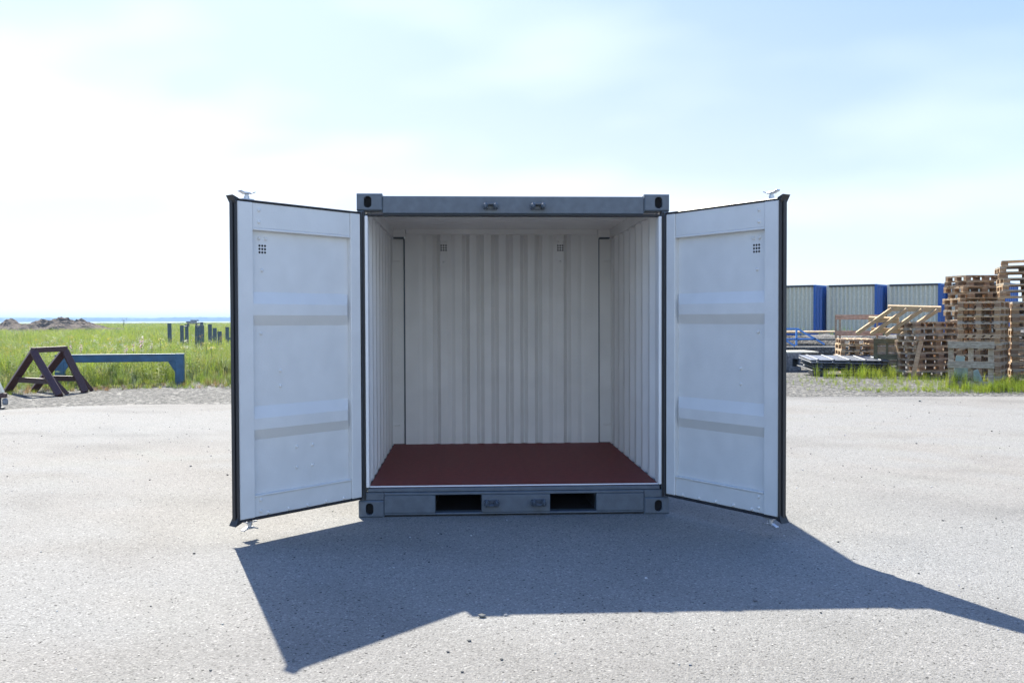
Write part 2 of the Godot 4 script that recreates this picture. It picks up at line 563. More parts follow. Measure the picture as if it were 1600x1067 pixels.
func storage_container() -> void:
	var C := thing("storage_container", "dark grey steel container standing wide open with white interior and red floor", "container")
	# corner castings
	for sx in [-1.0, 1.0]:
		for fz in [1.0, -1.0]:
			for yy in [0.0, 2.149]:
				var st := tool()
				var ho := tool()
				var x0: float = 1.1 * sx
				var x1: float = 0.922 * sx
				var z0 := 0.0 if fz > 0 else -2.43
				var z1: float = z0 - fz * 0.162
				casting(st, ho, Vector3(minf(x0, x1), yy, minf(z0, z1)), Vector3(maxf(x0, x1), yy + 0.118, maxf(z0, z1)), fz, 0.012 * sx)
				var o := part("corner_casting", st, M.paint, C)
				part("casting_shade_cap", ho, M.black, o)  # black cap painted in for the shade deep in the hole
		# posts
		var sp := tool()
		span(sp, Vector3(1.098 * sx, 0.119, -0.004), Vector3(1.0465 * sx, 2.148, -0.085), 0.006)
		part("corner_post", sp, M.paint, C)
		sp = tool()
		span(sp, Vector3(1.098 * sx, 0.119, -2.428), Vector3(0.900 * sx, 2.148, -2.345), 0.006)
		part("corner_post", sp, M.paint, C)
		# lining of the rear post
		sp = tool()
		span(sp, Vector3(1.036 * sx, 0.216, -2.333), Vector3(0.928 * sx, 2.145, -2.318), 0.002)
		part("post_lining", sp, M.lining, C)
		sp = tool()
		span(sp, Vector3(1.036 * sx, 2.16, -2.333), Vector3(0.905 * sx, 2.242, -2.262), 0.004)
		part("corner_box", sp, M.lining, C)
		# lashing bars on the rear posts
		for yy in [0.39, 1.93]:
			sp = tool()
			tube(sp, Vector3(1.03 * sx, yy, -2.295), Vector3(0.965 * sx, yy, -2.295), 0.006, 8)
			part("lashing_bar", sp, M.lining, C)
		# side walls: a folded sheet with a skin on each side
		var prof := corrugation(2.25, 0.282, 0.036 * sx)
		var si := tool()
		var so := tool()
		sheet(si, prof, Vector3(1.030 * sx, 0.2, -0.085), Vector3(0, 0, -1), Vector3(1, 0, 0), Vector3(0, 1.946, 0), Vector3(-sx, 0, 0))
		sheet(so, prof, Vector3(1.033 * sx, 0.2, -0.085), Vector3(0, 0, -1), Vector3(1, 0, 0), Vector3(0, 1.95, 0), Vector3(sx, 0, 0))
		two_faced("side_wall", si, M.lining, so, M.paint, C)
		# side rails
		sp = tool()
		span(sp, Vector3(1.096 * sx, 2.15, -0.163), Vector3(1.028 * sx, 2.235, -2.267), 0.006)
		part("top_rail", sp, M.paint, C)
		sp = tool()
		span(sp, Vector3(1.0265 * sx, 2.15, -0.09), Vector3(1.018 * sx, 2.243, -2.33), 0.002)
		span(sp, Vector3(1.094 * sx, 2.145, -0.09), Vector3(1.018 * sx, 2.1485, -2.33), 0.001)
		part("rail_lining", sp, M.lining, C)
		sp = tool()
		span(sp, Vector3(1.094 * sx, 0.1195, -0.09), Vector3(0.9225 * sx, 0.172, -0.008), 0.003)
		part("sill_end", sp, M.paint, C)
		sp = tool()
		span(sp, Vector3(1.096 * sx, 0.03, -0.163), Vector3(1.045 * sx, 0.199, -2.267), 0.006)
		part("bottom_rail", sp, M.paint, C)
		sp = tool()
		span(sp, Vector3(1.0470 * sx, 0.125, 0.004), Vector3(1.062 * sx, 2.14, -0.0035), 0.002)
		part("seal_strip", sp, M.rubber, C)
		# door frame seal line
		sp = tool()
		span(sp, Vector3(1.0460 * sx, 0.21, 0.001), Vector3(1.024 * sx, 2.112, -0.083), 0.004)
		part("door_jamb", sp, M.lining, C)
	# header and sill
	var s2 := tool()
	span(s2, Vector3(-0.921, 2.128, -0.006), Vector3(0.921, 2.25, -0.09), 0.006)
	part("header", s2, M.paint, C)
	s2 = tool()
	span(s2, Vector3(-1.035, 2.113, -0.010), Vector3(1.035, 2.127, -0.09), 0.003)
	part("header_seal", s2, M.rubber, C)
	s2 = tool()
	span(s2, Vector3(-0.921, 0.152, -0.006), Vector3(0.921, 0.172, -0.10), 0.004)
	span(s2, Vector3(-1.036, 0.174, -0.014), Vector3(1.036, 0.203, -0.10), 0.004)
	for r in [[-0.921, -0.562], [-0.236, 0.25], [0.578, 0.921]]:
		span(s2, Vector3(r[0], 0.026, -0.006), Vector3(r[1], 0.151, -0.10), 0.004)
	span(s2, Vector3(-0.921, 0.012, -0.009), Vector3(0.921, 0.025, -0.10), 0.003)
	part("sill", s2, M.paint, C)
	for r in [[-0.562, -0.236], [0.25, 0.578]]:
		s2 = tool()
		span(s2, Vector3(r[0] - 0.004, 0.02, -0.102), Vector3(r[0], 0.16, -2.2))
		span(s2, Vector3(r[1], 0.02, -0.102), Vector3(r[1] + 0.004, 0.16, -2.2))
		span(s2, Vector3(r[0], 0.156, -0.102), Vector3(r[1], 0.16, -2.2))
		span(s2, Vector3(r[0], 0.016, -0.102), Vector3(r[1], 0.02, -2.2))
		part("forklift_pocket", s2, M.black, C)  # tunnel walls coloured black to stand in for the shade inside
	s2 = tool()
	span(s2, Vector3(-0.921, 0.012, -2.424), Vector3(0.921, 0.203, -2.34), 0.006)
	part("rear_sill", s2, M.paint, C)
	# floor, its front trim
	s2 = tool()
	span(s2, Vector3(-1.024, 0.204, -0.034), Vector3(1.024, 0.2155, -2.312), 0.001)
	part("floor", s2, M.floor, C)
	s2 = tool()
	span(s2, Vector3(-1.024, 0.209, -0.018), Vector3(1.024, 0.2162, -0.033), 0.001)
	part("threshold_strip", s2, M.edge, C)
	# rear wall with grooves and two grids of black discs for holes
	var prof2 := PackedVector2Array()
	prof2.append(Vector2(-0.912, 0))
	for g in [[-0.75, 0.008], [-0.617, 0.046], [-0.48, 0.016], [-0.343, 0.046], [-0.206, 0.046], [-0.069, 0.046], [0.069, 0.046], [0.206, 0.046], [0.343, 0.046], [0.48, 0.016], [0.617, 0.046], [0.75, 0.008]]:
		prof2.append(Vector2(g[0] - 0.036, 0))
		prof2.append(Vector2(g[0] - 0.0012, -g[1]))
		prof2.append(Vector2(g[0] + 0.0012, -g[1]))
		prof2.append(Vector2(g[0] + 0.036, 0))
	prof2.append(Vector2(0.912, 0))
	var wi := tool()
	var wo := tool()
	sheet(wi, prof2, Vector3(0, 0.212, -2.285), Vector3(1, 0, 0), Vector3(0, 0, 1), Vector3(0, 1.985, 0), Vector3(0, 0, 1))
	sheet(wo, prof2, Vector3(0, 0.2, -2.288), Vector3(1, 0, 0), Vector3(0, 0, 1), Vector3(0, 2.0, 0), Vector3(0, 0, -1))
	for sx in [-1.0, 1.0]:
		quad(wi, Vector3(0.912 * sx, 0.212, -2.285), Vector3(0.912 * sx, 2.197, -2.285), Vector3(0.912 * sx, 2.197, -2.33), Vector3(0.912 * sx, 0.212, -2.33), Vector3(sx, 0, 0))
	var rw := two_faced("rear_wall", wi, M.lining, wo, M.paint, C)
	for sx in [-1.0, 1.0]:
		vent(rw, Vector3(0.55 * sx, 2.06, -2.285), 1.0, 0.0225)
		for l in [-1.0, 1.0]:
			bolt(rw, Vector3(0.55 * sx + 0.022 * l, 2.115, -2.285), 1.0, M.lining)
		bolt(rw, Vector3(0.55 * sx, 1.93, -2.285), 1.0, M.lining)
	s2 = tool()
	span(s2, Vector3(-0.90, 2.183, -2.332), Vector3(0.90, 2.243, -2.255), 0.004)
	part("rear_header", s2, M.lining, C)
	s2 = tool()
	span(s2, Vector3(-0.921, 2.2, -2.424), Vector3(0.921, 2.25, -2.350), 0.006)
	span(s2, Vector3(-0.899, 2.10, -2.424), Vector3(0.899, 2.199, -2.350), 0.004)
	part("rear_header", s2, M.paint, C)
	# roof
	var prof3 := corrugation(2.27, 0.19, -0.018)
	var ri := tool()
	var ro := tool()
	sheet(ri, prof3, Vector3(-1.03, 2.246, -0.092), Vector3(0, 0, -1), Vector3(0, 1, 0), Vector3(2.06, 0, 0), Vector3.DOWN)
	sheet(ro, prof3, Vector3(-1.03, 2.249, -0.092), Vector3(0, 0, -1), Vector3(0, 1, 0), Vector3(2.06, 0, 0), Vector3.UP)
	two_faced("roof", ri, M.lining, ro, M.paint, C)
	# keepers
	for yy in [2.178, 0.095]:
		for sx in [-1.0, 1.0]:
			var k := tool()
			var c := Vector3(0.166 * sx, yy, -0.006)
			box(k, c + Vector3(0, 0, 0.005), Vector3(0.10, 0.042, 0.01), 0.003)
			for l in [-1.0, 1.0]:
				box(k, c + Vector3(0.036 * l, 0, 0.042), Vector3(0.034, 0.046, 0.066), 0.014)
			box(k, c + Vector3(0, 0.014 if yy > 1 else -0.014, 0.03), Vector3(0.05, 0.016, 0.05), 0.004)
			part("lock_keeper", k, M.keeper, C)
	door(C, -1.0, 0.8304)
	door(C, 1.0, 1.012)

func vent(parent: Node3D, c: Vector3, s: float, gap: float) -> void:
	var v := tool()
	for i in 3:
		for j in 3:
			var p := c + Vector3((i - 1) * gap, (j - 1) * gap, 0)
			tube(v, p, p + Vector3(0, 0, 0.0012 * s), gap * 0.36, 10)
	part("vent", v, M.black, parent)  # flat black discs, shade of the holes put in as colour

func bolt(parent: Node3D, c: Vector3, s: float, m: Material) -> void:
	var b := tool()
	tube(b, c, c + Vector3(0, 0, 0.006 * s), 0.0125, 10, 0.010)
	tube(b, c + Vector3(0, 0, 0.0061 * s), c + Vector3(0, 0, 0.011 * s), 0.009, 10, 0.004)
	part("bolt", b, m, parent)

# side -1 left, +1 right; the leaf lies along local +x, its inner face looks to local z * s
func door(C: Node3D, side: float, ang: float) -> void:
	var D := Node3D.new()
	D.name = "door"
	C.add_child(D, true)
	var s := side
	var dir := Vector3(cos(ang) * side, 0, sin(ang))
	D.transform = Transform3D(Basis(dir, Vector3.UP, dir.cross(Vector3.UP)), Vector3(1.068 * side, 0.136, 0.02))
	D.set_meta("label", "left door leaf swung open" if side < 0 else "right door leaf swung open")
	var W := 0.998
	var H := 1.985
	var zz := func(z: float) -> float: return z * s
	var bx := func(st: SurfaceTool, x0: float, y0: float, z0: float, x1: float, y1: float, z1: float, ch: float) -> void:
		span(st, Vector3(x0, y0, z0 * s), Vector3(x1, y1, z1 * s), ch)
	var st := tool()
	bx.call(st, 0.006, 0.012, 0.0, 0.092, H, -0.045, 0.004)
	part("hinge_stile", st, M.white, D)
	st = tool()
	bx.call(st, W - 0.112, 0.012, 0.0, W, H, -0.045, 0.004)
	part("lock_stile", st, M.white, D)
	st = tool()
	bx.call(st, 0.093, H - 0.158, -0.006, W - 0.113, H, -0.044, 0.004)
	bx.call(st, 0.093, H - 0.172, -0.002, W - 0.113, H - 0.157, -0.044, 0.003)
	part("upper_rail", st, M.white, D)
	st = tool()
	bx.call(st, 0.093, 0.012, -0.012, W - 0.113, 0.138, -0.044, 0.003)
	bx.call(st, 0.093, 0.1385, -0.005, W - 0.113, 0.150, -0.044, 0.003)
	part("lower_rail", st, M.white, D)
	# folded panel with two ribs
	var ys := PackedVector2Array([Vector2(0.149, -0.036), Vector2(0.495, -0.036), Vector2(0.562, -0.003), Vector2(0.632, -0.003), Vector2(0.708, -0.036), Vector2(1.215, -0.036), Vector2(1.282, -0.003), Vector2(1.352, -0.003), Vector2(1.428, -0.036), Vector2(H - 0.17, -0.036)])
	var pi := tool()
	for i in ys.size() - 1:
		var a := ys[i]
		var b := ys[i + 1]
		# ribs stop a little short of the stiles with slanting ends
		var ia := 0.035 if a.y > -0.03 else 0.0
		var ib := 0.035 if b.y > -0.03 else 0.0
		var x0 := 0.092
		var x1 := W - 0.112
		quad(pi, Vector3(x0 + ia, a.x, a.y * s), Vector3(x1 + 0.004, a.x, a.y * s), Vector3(x1 + 0.004, b.x, b.y * s), Vector3(x0 + ib, b.x, b.y * s), Vector3(0, 0, s))
	for base in [0.495, 1.215]:
		var q := [Vector3(0.092, base, -0.036 * s), Vector3(0.127, base + 0.067, -0.003 * s), Vector3(0.127, base + 0.137, -0.003 * s), Vector3(0.092, base + 0.213, -0.036 * s)]
		quad(pi, q[0], q[1], q[2], q[3], Vector3(-1, 0, s * 0.5))
	var panel := part("panel", pi, M.white, D)
	# outer skin
	st = tool()
	bx.call(st, 0.004, 0.010, -0.046, W + 0.002, H + 0.002, -0.056, 0.003)
	part("outer_skin", st, M.paint, D)
	# rubber seal round the leaf
	st = tool()
	bx.call(st, W + 0.0025, -0.004, 0.006, W + 0.015, H + 0.014, -0.060, 0.005)
	bx.call(st, W + 0.0155, -0.002, -0.020, W + 0.025, H + 0.012, -0.052, 0.004)
	bx.call(st, 0.0, H + 0.0025, 0.003, W + 0.002, H + 0.014, -0.060, 0.004)
	bx.call(st, 0.0, -0.004, 0.003, W + 0.002, 0.0095, -0.060, 0.004)
	bx.call(st, -0.004, -0.004, 0.002, 0.0035, H + 0.014, -0.060, 0.004)
	# flared lips at the two free corners
	for yy in [[H + 0.0145, 1.0], [-0.0045, -1.0]]:
		var y0: float = yy[0]
		var k: float = yy[1]
		var a0 := Vector3(W - 0.01, y0, 0.004 * s)
		var a1 := Vector3(W - 0.01, y0, -0.058 * s)
		var b0 := Vector3(W + 0.040, y0 + 0.018 * k, 0.010 * s)
		var b1 := Vector3(W + 0.040, y0 + 0.018 * k, -0.062 * s)
		var c0 := Vector3(W + 0.016, y0 - 0.03 * k, 0.004 * s)
		var c1 := Vector3(W + 0.016, y0 - 0.03 * k, -0.058 * s)
		quad(st, a0, a1, b1, b0, Vector3(-0.4, k, 0))
		quad(st, c0, c1, b1, b0, Vector3(1, -k * 0.4, 0))
		tri(st, a0, b0, c0, Vector3(0, 0, s))
		tri(st, a1, b1, c1, Vector3(0, 0, -s))
	part("seal", st, M.rubber, D)
	# lock rod with its two cams, on the outer side
	st = tool()
	tube(st, Vector3(W - 0.125, -0.045, -0.082 * s), Vector3(W - 0.125, H + 0.045, -0.082 * s), 0.017, 14)
	part("lock_rod", st, M.zinc, D)
	for yy in [[H + 0.03, 1.0], [-0.03, -1.0]]:
		st = tool()
		var y: float = yy[0]
		var k: float = yy[1]
		var c := Vector3(W - 0.125, y, -0.082 * s)
		box(st, c + Vector3(0, -0.006 * k, 0), Vector3(0.082, 0.009, 0.05), 0.002)
		box(st, c + Vector3(0, 0.034 * k, 0), Vector3(0.05, 0.012, 0.042), 0.003)
		for l in [-1.0, 1.0]:
			bar(st, c + Vector3(0.02 * l, 0.034 * k, 0), c + Vector3(0.055 * l, 0.046 * k, 0), 0.034, 0.009, Vector3.UP, 0.002)
		tube(st, c + Vector3(0, -0.01 * k, 0), c + Vector3(0, 0.036 * k, 0), 0.013, 10)
		part("cam", st, M.zinc, D)
	for yy in [0.25, 0.95, 1.72]:
		st = tool()
		bx.call(st, W - 0.165, yy, -0.0565, W - 0.085, yy + 0.06, -0.105, 0.004)
		part("rod_bracket", st, M.paint, D)
	st = tool()
	bar(st, Vector3(W - 0.13, 0.85, -0.107 * s), Vector3(W - 0.62, 0.83, -0.112 * s), 0.012, 0.035, Vector3.UP, 0.003)
	part("lock_handle", st, M.zinc, D)
	for yy in [0.14, 0.68, 1.25, 1.82]:
		st = tool()
		bx.call(st, -0.03, yy, -0.0565, 0.10, yy + 0.055, -0.068, 0.003)
		tube(st, Vector3(-0.012, yy - 0.012, -0.064 * s), Vector3(-0.012, yy + 0.067, -0.064 * s), 0.014, 10)
		part("hinge", st, M.paint, D)
	vent(panel, Vector3(W - 0.205, 1.70, -0.036 * s), s, 0.021)
	var spots := [[W - 0.2, 1.565, -0.036], [W - 0.19, 1.165, -0.036], [W - 0.335, 0.925, -0.036], [W - 0.335, 0.825, -0.036], [W - 0.18, 1.765, -0.036], [W - 0.23, 1.765, -0.036], [W - 0.16, 1.94, -0.006], [W - 0.16, 1.865, -0.006], [W - 0.16, 0.115, -0.012], [W - 0.16, 0.045, -0.012]]
	if side < 0:
		spots.append_array([[W - 0.46, 0.42, -0.036], [W - 0.59, 0.42, -0.036], [W - 0.46, 0.285, -0.036], [W - 0.59, 0.285, -0.036]])
	for p in spots:
		bolt(panel, Vector3(p[0], p[1], p[2] * s), s, M.white)
	for i in 5:
		bolt(panel, Vector3(0.16 + i * 0.155, 0.028, -0.012 * s), s, M.white)

# ---------------------------------------------------------------- left: trestle, beam, posts, mounds
func left_side() -> void:
	# brown steel trestle
	var T := thing("steel_trestle", "rust brown steel trestle with two A frames at the meadow edge", "trestle", Vector3(-8.3, 0, -11.9))
	var o := Vector3(-8.3, 0, -11.9)
	var fa := [Vector3(-9.29, 0.0, -12.28) - o, Vector3(-7.84, 0.0, -11.23) - o, Vector3(-8.52, 0.80, -11.72) - o]
	var fb := [Vector3(-8.92, 0.0, -12.59) - o, Vector3(-7.74, 0.0, -12.15) - o, Vector3(-8.16, 0.81, -12.26) - o]
	for f in [fa, fb]:
		for k in 2:
			var st := tool()
			bar(st, f[k], f[2], 0.125, 0.12, Vector3(0.55, 0, 0.84), 0.008)
			part("leg", st, M.rust, T)
		var st2 := tool()
		var l: Vector3 = f[0].lerp(f[2], 0.32)
		var r: Vector3 = f[1].lerp(f[2], 0.32)
		bar(st2, l, r, 0.012, 0.10, Vector3.UP, 0.003)
		bar(st2, l + Vector3(0, 0.05, 0.03), r + Vector3(0, 0.05, 0.03), 0.07, 0.01, Vector3.UP)
		part("crossbar", st2, M.rust, T)
	for f in [fa, fb]:
		var st := tool()
		bar(st, f[1] + Vector3(-0.03, 0.0, -0.42), f[2].lerp(f[1], 0.5) + Vector3(-0.03, 0, -0.12), 0.07, 0.07, Vector3(0.55, 0, 0.84), 0.006)
		part("brace", st, M.rust, T)
	var tb := tool()
	var dx: Vector3 = (fb[2] - fa[2]).normalized()
	bar(tb, fa[2] - dx * 0.03 + Vector3(0, 0.035, 0), fb[2] + dx * 0.03 + Vector3(0, 0.035, 0), 0.11, 0.10, Vector3.UP, 0.008)
	part("top_beam", tb, M.rust, T)
	# blue beam on two legs
	var B := thing("steel_beam", "long blue steel beam on short legs behind the brown trestle", "beam", Vector3(-7.79, 0, -14.2), 0.13)
	var sb := tool()
	box(sb, Vector3(0, 0.575, 0), Vector3(2.62, 0.155, 0.16), 0.01)
	box(sb, Vector3(0, 0.660, 0), Vector3(2.62, 0.012, 0.2), 0.003)
	part("girder", sb, M.teal, B)
	for sx in [-1.0, 1.0]:
		sb = tool()
		box(sb, Vector3(1.22 * sx, 0.325, 0), Vector3(0.18, 0.69, 0.17), 0.01)
		part("leg", sb, M.teal, B)
		sb = tool()
		var g := Vector3(1.13 * sx, 0.497, 0.05)
		for z in [-0.01, 0.03]:
			tri(sb, g + Vector3(0, 0, z), g + Vector3(-0.14 * sx, 0, z), g + Vector3(0, -0.22, z), Vector3(0, 0, signf(z - 0.01)))
		quad(sb, g + Vector3(-0.14 * sx, 0, -0.01), g + Vector3(-0.14 * sx, 0, 0.03), g + Vector3(0, -0.22, 0.03), g + Vector3(0, -0.22, -0.01), Vector3(-sx, -1, 0))
		part("gusset", sb, M.teal, B)
	# posts in the meadow
	var P := [[-11.54, 1.27, -29.88], [-10.18, 1.21, -26.81], [-11.18, 1.23, -30.86], [-9.67, 1.21, -26.79], [-10.9, 1.31, -31.85], [-9.23, 1.21, -25.76], [-10.02, 1.24, -29.81], [-9.3, 1.11, -27.77], [-8.86, 1.0, -26.74], [-9.37, 1.13, -29.77], [-8.44, 1.02, -26.72]]
	var L := ["lone leftmost post of the grey-blue posts in the meadow", "second post from the left, joined by rails to the post behind", "third post from the left, farther back at the rails' other end", "fourth post from the left, slim and joined by a rail", "tall far post just showing above its neighbour in the meadow", "sturdy nearer post at the right end of the upper rail", "meadow post with a small bracket, left of the lower posts", "meadow post leaning slightly, second of the right-hand posts", "shortest grey-blue post in the meadow", "meadow post with a pale patch, second nearest the white door", "grey-blue post closest to the white container door"]
	for i in P.size():
		var p: Array = P[i]
		var n := thing("meadow_post", L[i], "post", Vector3(p[0], 0, p[2]), rf(-0.3, 0.3), "grey-blue steel posts standing in the meadow")
		n.rotation.z = rf(-0.025, 0.025)
		var st := tool()
		box(st, Vector3(0, p[1] * 0.5, 0), Vector3(0.12, p[1], 0.12), 0.008)
		part("shaft", st, M.post, n)
		st = tool()
		box(st, Vector3(0, p[1] + 0.004, 0), Vector3(0.14, 0.012, 0.14), 0.002)
		part("cap_plate", st, M.post, n)
		if i in [3, 6, 9]:
			st = tool()
			box(st, Vector3(0.085, p[1] * 0.62, 0), Vector3(0.05, 0.09, 0.06), 0.004)
			part("bracket", st, M.post, n)
	var rails := [[1, 2, 1.17, "thin upper rail between the second and third meadow posts"], [1, 2, 0.62, "thin lower rail between the second and third meadow posts"], [3, 5, 1.17, "thin rail between the fourth post and the sturdy post"]]
	for r in rails:
		var a: Array = P[r[0]]
		var b: Array = P[r[1]]
		var st := tool()
		bar(st, Vector3(a[0], r[2], a[2]), Vector3(b[0], r[2], b[2]), 0.035, 0.035)
		var o2 := part(numbered("post_rail"), st, M.dark, self)
		tag(o2, r[3], "rail", "thin rails between the meadow posts")
	# earth mounds
	mound("dirt_mound", "long brown heap of earth with a peaked top beyond the meadow", Vector3(-38.6, 0, -86), 7.2, 4.0, 1.85, 5)
	mound("dirt_mound", "low brown earth heap at the far left end of the meadow", Vector3(-46.6, 0, -91), 4.2, 4.0, 1.62, 6)
	# far timber pile
	var tp := thing("timber_pile", "small dark timber pile far off above the meadow posts", "timber", Vector3(-34.8, 0, -115))
	for i in 3:
		var st := tool()
		box(st, Vector3(rf(-0.3, 0.3), 1.05 + i * 0.17, 0), Vector3(1.5 - i * 0.3, 0.14, 0.5), 0.0)
		part("beam", st, M.dark, tp)
	for sx in [-1.0, 1.0]:
		var st := tool()
		box(st, Vector3(0.5 * sx, 0.48, 0), Vector3(0.2, 0.97, 0.2))
		part("support", st, M.dark, tp)
	# grey stand cut by the left edge
	var S := thing("metal_stand", "grey sloping steel stand with dark clamp at the left edge", "stand", Vector3(-7.78, 0, -8.9))
	var ss := tool()
	bar(ss, Vector3(-0.16, 0.75, 0.1), Vector3(0.06, 0.24, 0.1), 0.06, 0.07, Vector3(0, 0, 1), 0.005)
	part("sloping_leg", ss, M.pale, S)
	ss = tool()
	box(ss, Vector3(0.0, 0.205, 0.1), Vector3(0.24, 0.07, 0.1), 0.008)
	part("clamp", ss, M.rust, S)
	ss = tool()
	tube(ss, Vector3(0.02, 0.0, 0.1), Vector3(0.02, 0.30, 0.1), 0.022, 12)
	box(ss, Vector3(0.02, 0.009, 0.1), Vector3(0.12, 0.018, 0.12), 0.004)
	part("foot", ss, M.dark, S)
	ss = tool()
	tube(ss, Vector3(-0.1, 0.09, 0.06), Vector3(-0.1, 0.09, 0.14), 0.075, 18)
	part("wheel", ss, M.rubber, S)
	ss = tool()
	box(ss, Vector3(0.105, 0.105, 0.1), Vector3(0.07, 0.11, 0.08), 0.018)
	part("pad", ss, M.steel, S)

func mound(called: String, label: String, at: Vector3, rx: float, rz: float, h: float, seed_: int) -> void:
	var f := FastNoiseLite.new()
	f.seed = seed_
	f.frequency = 0.35
	f.fractal_octaves = 5
	var st := tool()
	var n := 48
	var pt := func(i: int, j: int) -> Vector3:
		var u := 2.0 * i / n - 1.0
		var v := 2.0 * j / n - 1.0
		var k := clampf(1.0 - sqrt(u * u + v * v), 0.0, 1.0)
		var y := h * pow(k, 0.75) * (0.88 + 0.5 * f.get_noise_2d(u * rx, v * rz)) + 0.25 * k * f.get_noise_2d(u * rx * 5, v * rz * 5)
		if k <= 0.0:
			y = -0.1
		return Vector3(u * rx, y - 0.03, v * rz)
	for i in n:
		for j in n:
			quad(st, pt.call(i, j), pt.call(i + 1, j), pt.call(i + 1, j + 1), pt.call(i, j + 1), Vector3.UP)
	var o := part(numbered(called), st, M.earth, self)
	o.position = at
	tag(o, label, "earth heap", "earth heaps beyond the meadow")

# ---------------------------------------------------------------- right: containers, pallets, scrap
func pallet_model(L: float, W: float, tone: int) -> Node3D:
	var P := Node3D.new()
	var mm: Material = M["wood%d" % tone]
	var mn: Material = M["wood%d" % ((tone + 1) % 4)]
	var top_w := [0.145, 0.1, 0.145, 0.1, 0.145]
	var mb: Material = M["block%d" % (tone % 3)]
	var bl := [-L * 0.5 + 0.0725, 0.0, L * 0.5 - 0.0725]
	var bw := [-W * 0.5 + 0.05, 0.0, W * 0.5 - 0.05]
	var mt := tool()
	box(mt, Vector3.ZERO, Vector3(L, 0.022, 0.135), 0.002)
	var m_top := mt.commit()
	mt = tool()
	box(mt, Vector3.ZERO, Vector3(L, 0.022, 0.1), 0.002)
	var m_thin := mt.commit()
	mt = tool()
	box(mt, Vector3.ZERO, Vector3(0.145, 0.022, W), 0.002)
	var m_str := mt.commit()
	mt = tool()
	box(mt, Vector3.ZERO, Vector3(0.145, 0.078, 0.1), 0.003)
	var m_blk := mt.commit()
	for i in 5:
		put("top_board", m_top if top_w[i] > 0.12 else m_thin, mm if i % 2 else mn, P, Vector3(0, 0.133, -W * 0.5 + 0.0675 + i * (W - 0.135) / 4.0))
	for x in bl:
		put("stringer_board", m_str, mn, P, Vector3(x, 0.111, 0))
		for z in bw:
			put("block", m_blk, mb, P, Vector3(x, 0.061, z))
	for z in bw:
		put("bottom_board", m_thin, mm, P, Vector3(0, 0.011, z))
	return P

const ORD := ["topmost", "second from the top", "third from the top", "fourth from the top", "fifth from the top", "sixth from the top", "seventh from the top", "eighth from the top", "ninth from the top", "tenth from the top", "eleventh from the top", "twelfth from the top", "thirteenth from the top", "fourteenth from the top", "fifteenth from the top", "sixteenth from the top", "seventeenth from the top", "eighteenth from the top", "nineteenth from the top", "twentieth from the top"]

var pallets := []

func stack(at: Vector3, yaw: float, n: int, where: String, jit: float) -> void:
	var lean := Vector3(rf(-0.003, 0.003), 0, rf(-0.003, 0.003))
	for i in n:
		var src: Node3D = pallets[rng.randi() % pallets.size()]
		var y := at.y + i * 0.1455
		var b := Basis(Vector3.UP, yaw + rf(-0.06, 0.06) * jit + (PI if rng.randf() < 0.5 else 0.0))
		if rng.randf() < 0.25:
			b = b * Basis(Vector3.RIGHT, PI)
			y += 0.144
		b = Basis(Vector3(rf(-1, 1), 0, rf(-1, 1)).normalized(), rf(0.0, 0.008) * jit) * b
		var p := at + Vector3(rf(-0.03, 0.03) * jit, 0, rf(-0.03, 0.03) * jit) + lean * i
		p.y = y
		var o := copy(src, "wooden_pallet", "wooden pallet, %s in %s" % [ORD[n - 1 - i], where], p, b)
		o.set_meta("category", "pallet")
		o.set_meta("group", "stacked wooden pallets")

func blue_container(at: Vector3, yaw: float, label: String) -> void:
	var C := thing("blue_container", label, "container", at, yaw, "blue containers with pale ends in a row")
	# local: pale end in the plane z = 0, x from -2.2 to 0; depth along -z
	var w := 2.2
	var h := 2.26
	var d := 2.43
	var st := tool()
	sheet(st, corrugation(w - 0.16, 0.19, -0.08), Vector3(-w + 0.08, 0.13, -0.02), Vector3(1, 0, 0), Vector3(0, 0, 1), Vector3(0, h - 0.22, 0), Vector3(0, 0, 1))
	part("end_wall", st, M.pale, C)
	st = tool()
	sheet(st, corrugation(w - 0.16, 0.235, -0.04), Vector3(-w + 0.08, 0.13, -d + 0.06), Vector3(1, 0, 0), Vector3(0, 0, 1), Vector3(0, h - 0.22, 0), Vector3(0, 0, -1))
	part("end_wall", st, M.blue, C)
	for x in [-w + 0.02, -0.02]:
		var sg := -1.0 if x < -1.0 else 1.0
		st = tool()
		sheet(st, corrugation(d - 0.2, 0.36, -0.09 * sg), Vector3(x, 0.13, -0.1), Vector3(0, 0, -1), Vector3(1, 0, 0), Vector3(0, h - 0.22, 0), Vector3(sg, 0, 0))
		part("side_wall", st, M.blue, C)
		for z in [-0.05, -d + 0.05]:
			st = tool()
			box(st, Vector3(x - sg * 0.03, h * 0.5, z), Vector3(0.1, h, 0.1), 0.008)
			part("corner_post", st, M.pale if z > -1.0 and sg < 0 else M.blue, C)
		st = tool()
		box(st, Vector3(x - sg * 0.03, h - 0.05, -d * 0.5), Vector3(0.08, 0.09, d - 0.21), 0.005)
		part("top_rail", st, M.blue, C)
		st = tool()
		box(st, Vector3(x - sg * 0.03, 0.075, -d * 0.5), Vector3(0.08, 0.15, d - 0.21), 0.005)
		part("bottom_rail", st, M.blue, C)
	for z in [-0.05, -d + 0.05]:
		st = tool()
		box(st, Vector3(-w * 0.5, h - 0.045, z), Vector3(w - 0.16, 0.09, 0.09), 0.005)
		part("header", st, M.dark, C)
		st = tool()
		box(st, Vector3(-w * 0.5, 0.075, z), Vector3(w - 0.16, 0.15, 0.09), 0.005)
		part("sill", st, M.blue, C)
	st = tool()
	box(st, Vector3(-w * 0.5, h - 0.02, -d * 0.5), Vector3(w - 0.14, 0.02, d - 0.2))
	part("roof", st, M.blue, C)

